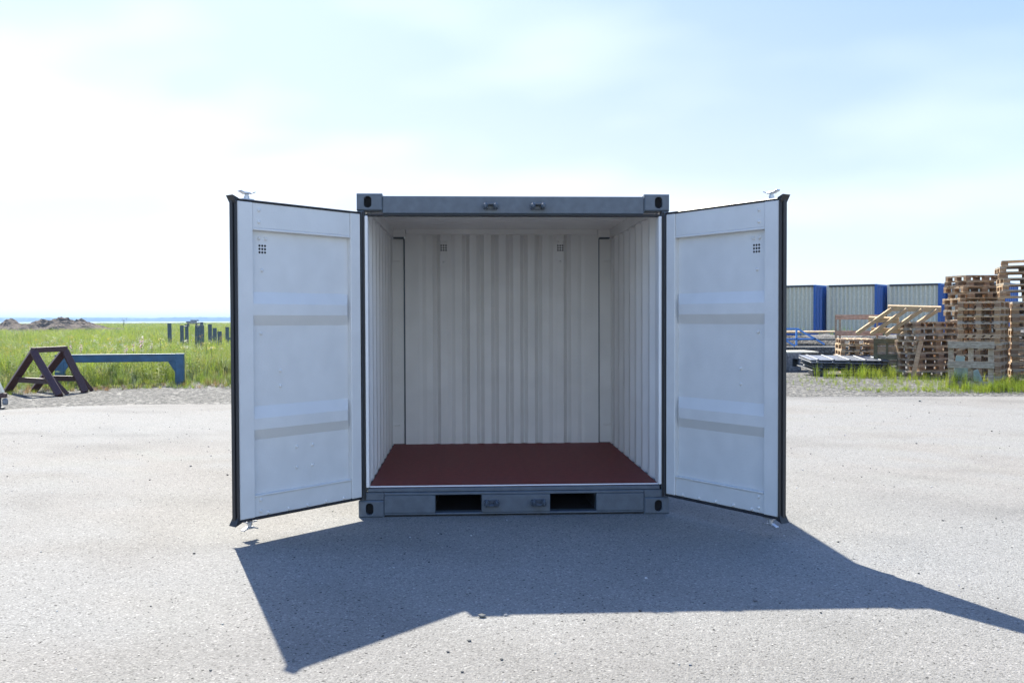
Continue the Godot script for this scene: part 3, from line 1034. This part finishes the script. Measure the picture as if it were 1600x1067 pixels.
func right_side() -> void:
	# row of blue containers on the bank
	var step := Vector3(2.36, 0, 0.90)
	var c0 := Vector3(15.04, 0.62, -34.66)
	var names := ["pale-ended blue container hidden mostly behind the open right door", "pale-ended blue container showing just right of the open door", "pale-ended blue container in the middle of the row, above the plank frame", "pale-ended blue container behind the slanting pallet", "blue container almost hidden behind the tall pallet stacks"]
	for k in 5:
		blue_container(c0 + step * (k - 1), -deg_to_rad(41.0), names[k])
	# pallets
	for t in 5:
		pallets.append(pallet_model(1.2, 0.8, t))
	stack(Vector3(10.73, -0.006, -15.62), deg_to_rad(9.2), 9, "the low stack under the slanting pallet", 1.5)
	stack(Vector3(9.78, -0.006, -17.72), deg_to_rad(75.0), 6, "the stack below the plank frame", 1.0)
	stack(Vector3(12.61, -0.006, -17.0), deg_to_rad(9.0), 17, "the ragged stack before the blue containers", 2.6)
	stack(Vector3(10.71, -0.006, -13.19), deg_to_rad(53.0), 12, "the stack behind the grey upright pallet", 0.8)
	stack(Vector3(12.06, -0.006, -13.27), deg_to_rad(-25.5), 12, "the front stack at the right edge", 0.8)
	stack(Vector3(13.11, -0.006, -15.59), deg_to_rad(-25.5), 19, "the tallest stack at the right edge", 2.4)
	# loose pallet crowning the ragged stack
	# slanting pallet grid lying across the two low stacks
	var tl := Vector3(9.80, 1.62, -15.70)
	var tr := Vector3(10.76, 1.58, -15.15)
	var dn := Vector3(-0.60, -0.60, -0.62)
	var G := thing("slanting_pallet", "open wooden pallet lying aslant across the two low stacks", "pallet", tl)
	var up := (tr - tl).cross(dn).normalized()
	if up.y < 0:
		up = -up
	for k in 4:
		var st := tool()
		var a := (tr - tl) * (0.05 + 0.3 * k)
		bar(st, a, a + dn, 0.085, 0.10, up, 0.003)
		part("stringer", st, M.wood0, G)
	for r in [[0.02, 0.0, 1.0], [0.48, -0.06, 0.5], [0.9, 0.3, 1.0]]:
		var st := tool()
		var o: Vector3 = dn * r[0] + up * 0.062
		bar(st, o + (tr - tl) * (r[1] - 0.03) + up * 0.03, o + (tr - tl) * (r[2] + 0.03) + up * 0.03, 0.13, 0.085 if r[0] < 0.6 else 0.026, up, 0.002)
		part("board", st, M.wood4, G)
	# loose boards leaning on and sticking out of the stacks
	var planks := [[Vector3(10.02, 0.02, -14.95), Vector3(10.35, 1.02, -15.16), "pale plank leaning against the low stack's left face"], [Vector3(10.9, 1.32, -15.0), Vector3(11.9, 1.38, -15.55), "plank lying across the top of the low stack"], [Vector3(9.95, 0.90, -13.25), Vector3(10.75, 0.93, -12.45), "pale board sticking out of the stack behind the upright pallet"], [Vector3(11.35, 0.0, -12.45), Vector3(11.62, 1.25, -12.75), "long board leaning upright against the front right stack"]]
	for k in planks.size():
		var st := tool()
		bar(st, planks[k][0], planks[k][1], 0.10, 0.022, Vector3(0, 0.3, 1) if absf(planks[k][1].y - planks[k][0].y) > 0.5 else Vector3.UP, 0.002)
		tag(part(numbered("loose_plank"), st, M["wood%d" % (k % 5)], self), planks[k][2], "plank", "loose planks about the pallet stacks")
	for v in pallets:
		v.free()
	pallets.clear()
	# plank frame standing on the low stack
	var F := thing("plank_frame", "upright frame of two pinkish planks standing on a pallet stack", "wooden frame", Vector3(9.72, 0.872, -17.30), -0.38)
	for y in [0.55, 0.14]:
		var st := tool()
		box(st, Vector3(0, y, 0.04), Vector3(1.14, 0.125, 0.025), 0.002)
		part("plank", st, M.pinkwood, F)
	for x in [-0.56, -0.46, 0.44]:
		var st := tool()
		box(st, Vector3(x, 0.305, 0), Vector3(0.05, 0.61, 0.05), 0.002)
		part("upright", st, M.wood2, F)
	# mossy panel on edge
	var V := thing("crate_side", "mossy brown crate side standing on edge beside the low stack", "wooden panel", Vector3(9.99, 0, -16.25), -0.42)
	for y in [0.07, 0.44, 0.83]:
		var st := tool()
		box(st, Vector3(0, y, 0.03), Vector3(0.60, 0.12, 0.022), 0.002)
		part("rail", st, M.mosswood, V)
	for x in [-0.265, 0.0, 0.265]:
		var st := tool()
		box(st, Vector3(x, 0.45, 0.0), Vector3(0.09 if absf(x) > 0.1 else 0.05, 0.9, 0.036), 0.002)
		part("stile", st, M.mosswood, V)
	for k in 5:
		var st := tool()
		box(st, Vector3(0, 0.13 + k * 0.165, -0.032), Vector3(0.6, 0.15, 0.02), 0.002)
		part("backing_board", st, M.wood2, V)
	# weathered pallet standing upright at the front
	var Up := thing("upright_pallet", "weathered grey-green pallet standing upright in the weeds before the stacks", "pallet", Vector3(9.70, -0.02, -11.82), -0.50)
	Up.rotation.x = -0.10
	for y in [0.08, 0.475, 0.87]:
		var st := tool()
		box(st, Vector3(0, y, 0.075), Vector3(0.84, 0.135, 0.022), 0.003)
		part("board", st, M.oldwood, Up)
		for x in [-0.36, 0.0, 0.36]:
			st = tool()
			box(st, Vector3(x, y, 0.024), Vector3(0.1, 0.13, 0.078), 0.003)
			part("block", st, M.post if x > 0.1 else M.oldwood, Up)
	for x in [-0.36, 0.0, 0.36]:
		var st := tool()
		box(st, Vector3(x, 0.475, -0.027), Vector3(0.1, 0.93, 0.022), 0.003)
		part("stringer_board", st, M.oldwood, Up)
	for k in 3:
		var s := thing("plastic_sheet", ["pale teal plastic sheet leaning left behind the upright pallet", "pale teal plastic sheet in the middle behind the upright pallet", "pale teal plastic sheet leaning right behind the upright pallet"][k], "sheet", Vector3(9.58 + 0.22 * k, 0, -12.02 - 0.03 * k), -0.45, "teal sheets behind the upright pallet")
		var st := tool()
		bar(st, Vector3(-0.05 + 0.04 * k, 0.0, 0), Vector3(0.02 - 0.06 * k, 0.62 - 0.15 * k, -0.12), 0.17, 0.012, Vector3(0, 0.2, 1), 0.002)
		part("panel", st, M.tealsheet, s)
	# grey box beam with a square socket, and the plate on it
	var X := thing("steel_box", "dark grey steel box with square socket beside the right door", "steel box", Vector3(8.13, 0, -18.42))
	var sx := tool()
	box(sx, Vector3(-0.55, 0.235, 0), Vector3(1.1, 0.47, 0.7), 0.01)
	box(sx, Vector3(0.065, 0.235, 0), Vector3(0.13, 0.47, 0.7), 0.0)
	for r in [[0.1315, 0.40, 0.17, 0.14], [0.1315, 0.06, 0.17, 0.12]]:
		box(sx, Vector3(0.2175, r[1], 0), Vector3(0.17, r[3], 0.7))
	box(sx, Vector3(0.335, 0.235, 0), Vector3(0.065, 0.47, 0.7), 0.008)
	part("body", sx, M.steel, X)
	sx = tool()
	quad(sx, Vector3(0.131, 0.12, 0.2), Vector3(0.302, 0.12, 0.2), Vector3(0.302, 0.33, 0.2), Vector3(0.131, 0.33, 0.2), Vector3(0, 0, 1))
	part("socket", sx, M.black, X)  # black sheet across the recess stands in for its shade
	var Pl := thing("steel_plate", "light grey steel plate lying on top of the steel box", "steel plate", Vector3(8.25, 0.475, -18.7))
	sx = tool()
	box(sx, Vector3(0, 0.02, 0), Vector3(1.5, 0.04, 1.1), 0.006)
	part("plate", sx, M.pale, Pl)
	# stacked dark ribbed sheets
	var sl := ["lowest dark ribbed metal sheet in the pile before the pallets", "dark ribbed metal sheet just above the lowest one", "dark ribbed metal sheet in the middle of the pile", "dark ribbed metal sheet second from the pile's top", "topmost ribbed metal sheet, coloured lighter as if sunlit, set slightly askew"]
	for k in 5:
		var s := thing("metal_sheet", sl[k], "metal sheet", Vector3(8.95 + 0.05 * (k % 3), 0.155 + 0.062 * k, -16.5 + 0.04 * (k % 2)), 0.10 - 0.03 * k, "ribbed metal sheets piled before the pallets")
		s.rotation = Vector3(0.10, 0.10 - 0.03 * k, -0.015 - 0.012 * (k % 2))
		var st := tool()
		box(st, Vector3.ZERO, Vector3(1.95 - 0.05 * (k % 2), 0.022, 0.86), 0.003)
		part("sheet", st, M.steel if k > 2 else M.dark, s)  # upper sheets take the lighter steel to imitate sun on the pile
		for q in 5:
			st = tool()
			box(st, Vector3(-0.78 + 0.39 * q, 0.021, 0), Vector3(0.05, 0.02, 0.86), 0.006)
			part("rib", st, M.steel, s)
	for k in 2:
		var s := thing("timber_bearer", ["dark bearer under the left end of the metal sheets", "dark bearer under the right end of the metal sheets"][k], "timber", Vector3(8.35 + 1.2 * k, 0, -16.5))
		var st := tool()
		box(st, Vector3(0, 0.05, 0), Vector3(0.11, 0.10, 1.0), 0.006)
		part("beam", st, M.dark, s)
	# blue stair rail
	var R := thing("blue_railing", "blue steel stair railing leaning over the pale slabs", "railing", Vector3(9.2, 0.6, -20.88))
	var segs := [[[-0.45, 0.49], [0.18, 0.49], "top_rail"], [[0.18, 0.49], [0.99, 0.03], "sloping_rail"], [[0.15, 0.0], [0.15, 0.47], "upright"], [[-0.45, 0.19], [0.74, 0.19], "middle_rail"], [[-0.45, 0.32], [0.11, -0.02], "brace"]]
	for g in segs:
		var st := tool()
		bar(st, Vector3(g[0][0], g[0][1], 0), Vector3(g[1][0], g[1][1], 0), 0.05, 0.05, Vector3(0, 0, 1), 0.006)
		part(g[2], st, M.bluerail, R)
	var slabs := ["lowest pale concrete slab under the blue railing", "middle pale concrete slab under the blue railing", "top pale concrete slab under the blue railing"]
	for k in 3:
		var st := tool()
		box(st, Vector3.ZERO, Vector3(3.3 - 0.2 * k, 0.185, 1.0), 0.012)
		var o := part(numbered("concrete_slab"), st, M.slab, self)
		o.position = Vector3(9.9 - 0.1 * k, 0.087 + 0.19 * k, -21.1 + 0.03 * k)
		o.rotation.y = 0.02 * k
		tag(o, slabs[k], "slab", "pale slabs under the blue railing")
	var pk := ["pale plank lying along the crest of the rubble bank", "second pale plank half sunk below the bank's crest"]
	for k in 2:
		var st := tool()
		box(st, Vector3.ZERO, Vector3(2.6, 0.05, 0.16), 0.004)
		var o := part(numbered("long_plank"), st, M.wood4 if k == 0 else M.slab, self)
		o.position = Vector3(10.5 + 0.2 * k, 0.97 - 0.22 * k, -22.75 + 0.35 * k)
		o.rotation.x = 0.15
		tag(o, pk[k], "plank", "pale planks on the rubble bank")

# ---------------------------------------------------------------- plants
func blade(st: SurfaceTool, p: Vector3, dir: Vector3, h: float, w: float, bend: float, c: Color) -> void:
	var side := dir.cross(Vector3.UP).normalized() * w * 0.5
	var m := p + Vector3.UP * h * 0.55 + dir * bend * h * 0.3
	var t := p + Vector3.UP * h * (1.0 - bend * 0.25) + dir * bend * h
	var n := dir * 0.8 + Vector3.UP * 0.5
	for q in [[p - side, p + side, m + side * 0.8], [p - side, m + side * 0.8, m - side * 0.8], [m - side * 0.8, m + side * 0.8, t]]:
		st.set_color(c)
		tri(st, q[0], q[1], q[2], n)

func leaf(st: SurfaceTool, p: Vector3, dir: Vector3, l: float, w: float, c: Color) -> void:
	var side := dir.cross(Vector3.UP).normalized() * w * 0.5
	var m := p + dir * l * 0.45
	var t := p + dir * l + Vector3.DOWN * l * 0.2
	st.set_color(c)
	tri(st, p, m + side, t, Vector3.UP)
	st.set_color(c)
	tri(st, p, t, m - side, Vector3.UP)

func ring_dir(a: float) -> Vector3:
	return Vector3(cos(a), 0, sin(a))

func tuft(n: int, h: float, r: float) -> ArrayMesh:
	var st := tool()
	for i in n:
		var p := ring_dir(rf(0, TAU)) * r * sqrt(rng.randf())
		blade(st, p, ring_dir(rf(0, TAU)), h * rf(0.5, 1.0), 0.012, rf(0.1, 0.7), Color.WHITE * rf(0.75, 1.0))
	return st.commit()

func forb(stems: int, h: float, r: float, flower: Color, green_leaf := Color.WHITE) -> ArrayMesh:
	var st := tool()
	for i in stems:
		var p := ring_dir(rf(0, TAU)) * r * sqrt(rng.randf())
		var hh := h * rf(0.6, 1.0)
		var lean := ring_dir(rf(0, TAU)) * rf(0.0, 0.15)
		blade(st, p, ring_dir(rf(0, TAU)), hh, 0.012, rf(0.02, 0.12), green_leaf * Color(0.8, 0.85, 0.7))
		var nl := int(hh / 0.045)
		for k in nl:
			var y := hh * (0.12 + 0.8 * k / nl)
			leaf(st, p + Vector3(0, y, 0), (ring_dir(k * 2.4 + i) + Vector3(0, rf(0.1, 0.8), 0)).normalized(), rf(0.06, 0.12) * (1.1 - 0.5 * y / hh), rf(0.018, 0.04), green_leaf * rf(0.7, 1.0))
		if flower.a > 0.0:
			for k in 7:
				var o := p + Vector3(rf(-0.05, 0.05), hh + rf(-0.03, 0.03), rf(-0.05, 0.05))
				leaf(st, o, ring_dir(rf(0, TAU)), 0.03, 0.03, flower)
	return st.commit()

func scatter(called: String, label: String, category: String, m: Mesh, xf: Array, cols: Array, ma: Material) -> void:
	if xf.is_empty():
		return
	var mm := MultiMesh.new()
	mm.transform_format = MultiMesh.TRANSFORM_3D
	mm.use_colors = true
	mm.mesh = m
	mm.instance_count = xf.size()
	for i in xf.size():
		mm.set_instance_transform(i, xf[i])
		mm.set_instance_color(i, cols[i])
	var o := MultiMeshInstance3D.new()
	o.name = numbered(called)
	o.multimesh = mm
	o.material_override = ma
	add_child(o, true)
	tag(o, label, category, "", "stuff")

func green() -> Color:
	var c := Color(0.16, 0.25, 0.04).lerp(Color(0.31, 0.34, 0.05), rng.randf())
	var q := rng.randf()
	if q < 0.10:
		c = Color(0.34, 0.31, 0.14)
	elif q < 0.26:
		c = Color(0.22, 0.27, 0.15)
	elif q < 0.34:
		c = Color(0.10, 0.15, 0.04)
	return c * rf(0.75, 1.1)

func greenery() -> void:
	var f := FastNoiseLite.new()
	f.seed = 77
	f.frequency = 0.12
	var kinds := [tuft(22, 1.0, 0.12), tuft(16, 1.0, 0.16), forb(5, 1.0, 0.14, Color(0, 0, 0, 0)), forb(4, 1.0, 0.12, Color(0.6, 0.58, 0.62, 1), Color(0.19, 0.27, 0.07)), forb(4, 1.0, 0.13, Color(0.65, 0.42, 0.03, 1), Color(0.19, 0.27, 0.06))]
	var names := ["meadow_grass", "meadow_grass", "meadow_herbs", "white_flowering_herbs", "yellow_flowering_herbs"]
	var labels := ["fine green grass of the meadow left of the container", "loose taller grass of the meadow left of the container", "leafy green herbs standing among the meadow grass", "herbs with whitish flower heads among the meadow grass", "herbs with yellow flower heads among the meadow grass"]
	var share := [0.36, 0.25, 0.33, 0.035, 0.025]
	var tall := forb(3, 1.0, 0.10, Color(0, 0, 0, 0))
	var tx := []
	var tc := []
	var xf := [[], [], [], [], []]
	var cl := [[], [], [], [], []]
	var eye := Vector3(-0.3373, 0, 6.7007)
	# bands of distance: r0, r1, plants per square metre, width scale
	for band in [[17.0, 30.0, 62.0, 1.0], [30.0, 60.0, 24.0, 1.25], [60.0, 130.0, 5.5, 1.9], [130.0, 390.0, 0.55, 4.0]]:
		var a0 := atan((-330.0 - 800.0) / 1490.0) + 0.0476
		var a1 := atan((1130.0 - 800.0) / 1490.0) + 0.0476
		var area: float = 0.5 * (a1 - a0) * (band[1] * band[1] - band[0] * band[0])
		for i in int(area * band[2]):
			var a := rf(a0, a1)
			if a > -0.16 and rng.randf() < 0.55 + 0.4 * smoothstep(0.16, 0.27, a):
				continue
			var r := sqrt(rf(band[0] * band[0], band[1] * band[1]))
			var p := eye + Vector3(sin(a), 0, -cos(a)) * r
			var edge := lerpf(-11.9, -13.3, smoothstep(-8.6, -6.6, p.x)) + 0.8 * f.get_noise_2d(p.x * 4.0, 3.0)
			var into := edge - p.z
			if into < 0.0:
				continue
			var patch := f.get_noise_2d(p.x, p.z)
			if into < 1.2 and rng.randf() < 0.30 + patch * 0.5:
				continue
			# bare pale rubble patch beside the beam
			if p.x > -6.6 and p.z > -16.4 and p.z < -15.2 and rng.randf() < 0.85:
				continue
			var h := lerpf(0.13, 0.68, smoothstep(0.0, 4.0, into)) * (1.0 + 0.45 * patch) * rf(0.7, 1.25)
			if r > 60.0:
				h *= 1.1
			var k := 0
			var q := rng.randf()
			for s in 5:
				q -= share[s]
				if q <= 0.0:
					k = s
					break
			if k > 2 and r > 45.0:
				k = 2
			var w: float = maxf(h * rf(0.8, 1.3), 0.3) * band[3] * 1.1
			var b := Basis(Vector3.UP, rf(0, TAU)).scaled(Vector3(w, h, w))
			xf[k].append(Transform3D(b, p + Vector3(0, -0.02, 0)))
			if r < 70.0 and into > 1.5 and rng.randf() < 0.035:
				var th := rf(0.7, 1.15)
				tx.append(Transform3D(Basis(Vector3.UP, rf(0, TAU)).scaled(Vector3(1.3, th, 1.3)), p + Vector3(0, -0.02, 0)))
				var tcol := Color(0.24, 0.32, 0.07).lerp(Color(0.34, 0.36, 0.20), rng.randf())
				tc.append(tcol)
			var c := green() * (1.22 + 0.4 * patch)
			if into < 1.2 and rng.randf() < 0.3:
				c = Color(0.28, 0.17, 0.08)
			if k > 2:
				c = Color.WHITE * rf(0.8, 1.0)
			c.a = 1.0
			cl[k].append(c)
	for k in 5:
		scatter(names[k], labels[k], "grass" if k < 2 else "herbs", kinds[k], xf[k], cl[k], M.leaf)
	scatter("tall_herbs", "tall single stalks rising above the meadow grass", "herbs", tall, tx, tc, M.leaf)
	# weeds on the right: lush clumps and thin patches over the gravel
	var wx := [[], []]
	var wc := [[], []]
	for patch in [[9.0, -15.2, 0.7, 0.35, 70, 0.36], [8.0, -13.6, 1.3, 1.9, 150, 0.12], [9.4, -13.6, 1.0, 1.3, 150, 0.14], [8.0, -11.4, 1.1, 0.5, 160, 0.11], [9.6, -10.9, 0.9, 0.45, 190, 0.24], [10.9, -11.4, 0.9, 0.7, 150, 0.34], [9.5, -11.9, 0.3, 0.2, 35, 0.38], [10.2, -14.6, 0.9, 0.3, 60, 0.2], [10.3, -21.9, 1.2, 0.2, 30, 0.25], [13.2, -27.0, 1.5, 1.0, 25, 0.6]]:
		for i in int(patch[4]):
			var x: float = patch[0] + rng.randfn(0, 0.55) * patch[2]
			var z: float = patch[1] + rng.randfn(0, 0.55) * patch[3]
			var h: float = patch[5] * rf(0.5, 1.25)
			var y := 0.55 if z < -23.0 else -0.01
			var k := 0 if rng.randf() < 0.3 else 1
			var w := maxf(h * 1.15, 0.16)
			wx[k].append(Transform3D(Basis(Vector3.UP, rf(0, TAU)).scaled(Vector3(w, h, w)), Vector3(x, y, z)))
			var c := Color(0.20, 0.30, 0.03).lerp(Color(0.33, 0.37, 0.05), rng.randf()) * rf(0.8, 1.1)
			c.a = 1.0
			wc[k].append(c)
	scatter("weed_grass", "yellow-green grass tufts on the gravel before the pallets", "weeds", kinds[0], wx[0], wc[0], M.leaf)
	scatter("weeds", "leafy bright weeds on the gravel before the pallets", "weeds", kinds[2], wx[1], wc[1], M.leaf)
	# single flowers
	var pinks := [[-8.52, 0.84, -17.71, 1.5, "tallest pink flower spike, above the blue beam"], [-8.55, 0.68, -16.71, 0.9, "pink flower low over the blue beam, left of the tallest"], [-8.73, 0.70, -17.72, 0.8, "small pink flower between two larger pink flowers"], [-10.05, 0.66, -17.78, 1.0, "pink flower just right of the trestle top"], [-10.29, 0.69, -17.79, 0.7, "faint pink flower right beside the trestle top"], [-8.6, 0.72, -18.71, 0.6, "faint pink flower right of the tallest pink spike"]]
	for p in pinks:
		var o := thing("pink_flower", p[4], "flower", Vector3(p[0], 0, p[2]), 0.0, "pink flowers in the meadow")
		var st := tool()
		tube(st, Vector3.ZERO, Vector3(0.01, p[1], 0), 0.006, 6)
		part("stem", st, M.stalk, o)
		st = tool()
		for i in int(26 * p[3]):
			var y: float = p[1] + rf(-0.10, 0.12) * p[3]
			var d := ring_dir(rf(0, TAU))
			leaf(st, Vector3(0, y, 0), (d + Vector3(0, rf(-0.2, 0.5), 0)).normalized(), 0.055 * sqrt(p[3]), 0.04, Color.WHITE)
		part("blossom", st, M.pink, o)
	var yel := [[-7.74, 0.67, -18.67, "yellow flower head under the second meadow post"], [-7.43, 0.77, -19.66, "yellow flower head right of the sturdy meadow post"], [-9.33, 0.84, -21.75, "yellow flower head left of the meadow posts"], [-6.76, 0.69, -17.62, "lowest yellow flower head under the short posts"]]
	for p in yel:
		var o := thing("yellow_flower", p[3], "flower", Vector3(p[0], 0, p[2]), 0.0, "yellow flowers in the meadow")
		var st := tool()
		tube(st, Vector3.ZERO, Vector3(0.0, p[1], 0), 0.006, 6)
		part("stem", st, M.stalk, o)
		st = tool()
		for i in 22:
			leaf(st, Vector3(rf(-0.09, 0.09), p[1] + rf(-0.02, 0.03), rf(-0.05, 0.05)), (ring_dir(rf(0, TAU)) + Vector3(0, 0.3, 0)).normalized(), 0.03, 0.025, Color.WHITE)
		part("blossom", st, M.yellow, o)
	# sapling far out
	var sp := thing("sapling", "tiny dark sapling on the skyline left of the door", "sapling", Vector3(-43.5, 0, -115.5))
	var s2 := tool()
	tube(s2, Vector3.ZERO, Vector3(0, 1.5, 0), 0.03, 6)
	part("trunk", s2, M.stalk, sp)
	s2 = tool()
	for i in 90:
		leaf(s2, Vector3(rf(-0.5, 0.5), rf(0.7, 1.75), rf(-0.5, 0.5)), (ring_dir(rf(0, TAU)) + Vector3(0, 0.4, 0)).normalized(), 0.2, 0.1, Color.WHITE)
	part("crown", s2, M.stalk, sp)

func stone_mesh(seed_: int) -> ArrayMesh:
	var r := RandomNumberGenerator.new()
	r.seed = seed_
	var st := tool()
	var v := []
	var base := [Vector3(0, 1, 0), Vector3(1, 0, 0), Vector3(0, 0, 1), Vector3(-1, 0, 0), Vector3(0, 0, -1), Vector3(0, -1, 0), Vector3(0.75, 0.6, 0.6), Vector3(-0.7, 0.6, 0.6), Vector3(-0.7, 0.6, -0.7), Vector3(0.7, 0.6, -0.7)]
	for b in base:
		v.append(b * r.randf_range(0.7, 1.1) * Vector3(1, 0.7, 1) * 0.5)
	for t in [[0, 6, 7], [0, 7, 8], [0, 8, 9], [0, 9, 6], [6, 1, 2], [6, 2, 7], [7, 2, 3], [7, 3, 8], [8, 3, 4], [8, 4, 9], [9, 4, 1], [9, 1, 6], [5, 1, 2], [5, 2, 3], [5, 3, 4], [5, 4, 1]]:
		var c: Vector3 = v[t[0]] + v[t[1]] + v[t[2]]
		st.set_color(Color.WHITE)
		tri(st, v[t[0]], v[t[1]], v[t[2]], c)
	return st.commit()

func loose_stones() -> void:
	var a := []
	var ac := []
	var add := func(x: float, y: float, z: float, s: float, tone: float) -> void:
		var b := Basis(Vector3.UP, rf(0, TAU)) * Basis(Vector3.RIGHT, rf(-0.4, 0.4))
		a.append(Transform3D(b.scaled(Vector3.ONE * s), Vector3(x, y + s * 0.12, z)))
		ac.append(Color(tone * rf(0.95, 1.05), tone, tone * rf(0.9, 1.05)))
	# sparse chips on the yard
	var fc := FastNoiseLite.new()
	fc.seed = 21
	fc.frequency = 0.5
	for i in 9000:
		var x := rf(-14, 14)
		var z := rf(-9, 5.5)
		if fc.get_noise_2d(x, z * 1.6) < rf(-0.5, 0.6):
			continue
		if absf(x) < 1.12 and z < 0.02 and z > -2.45:
			continue
		add.call(x, 0.0, z, 0.004 + 0.016 * pow(rng.randf(), 3.0), 0.05 if rng.randf() < 0.5 else rf(0.2, 0.55))
	# a few bigger ones
	for i in 60:
		add.call(rf(-9, 9), 0.0, rf(-9, 4.0), rf(0.014, 0.030), rf(0.04, 0.14))
	for p in [[-0.27, 2.29, 0.04, 0.12], [-0.16, 2.27, 0.02, 0.3], [-0.33, 2.62, 0.02, 0.08], [-0.42, 2.75, 0.016, 0.06], [-0.2, 2.85, 0.018, 0.07], [-0.36, 2.98, 0.015, 0.06], [8.9, -8.2, 0.09, 0.06], [7.2, -8.8, 0.06, 0.3]]:
		add.call(p[0], 0.0, p[1], p[2], p[3])
	scatter("loose_stones", "small dark and pale stones strewn over the asphalt", "stones", stone_mesh(1), a, ac, M.stone)
	a = []
	ac = []
	# verge gravel on both sides
	for i in 24000:
		var x := rf(-13, -2) if rng.randf() < 0.55 else rf(3.5, 14)
		var e := yard_edge(x)
		var z := e + 0.25 - absf(rng.randfn(0.0, 1.0)) * 2.1
		add.call(x, -0.008, z, 0.012 + 0.05 * pow(rng.randf(), 2.5), rf(0.08, 0.34))
	scatter("verge_gravel", "grey gravel stones along the edge of the yard", "gravel", stone_mesh(2), a, ac, M.stone)
	a = []
	ac = []
	for i in 1500:
		add.call(rf(-7.4, -4.2), rf(-0.01, 0.06), -15.8 + rng.randfn(0, 0.35), rf(0.03, 0.12), rf(0.3, 0.6))
	for i in 5000:
		var x := rf(7.5, 16)
		var z := rf(-26, -18.8)
		var rise := smoothstep(-21.6, -23.0, z) * smoothstep(5.0, 8.0, x - (-22.0 - z) * 0.2)
		add.call(x, rise * 0.86 - 0.02, z, rf(0.04, 0.16), rf(0.3, 0.62))
	scatter("rubble", "pale broken rubble on the bank and beside the beam", "rubble", stone_mesh(3), a, ac, M.stone)
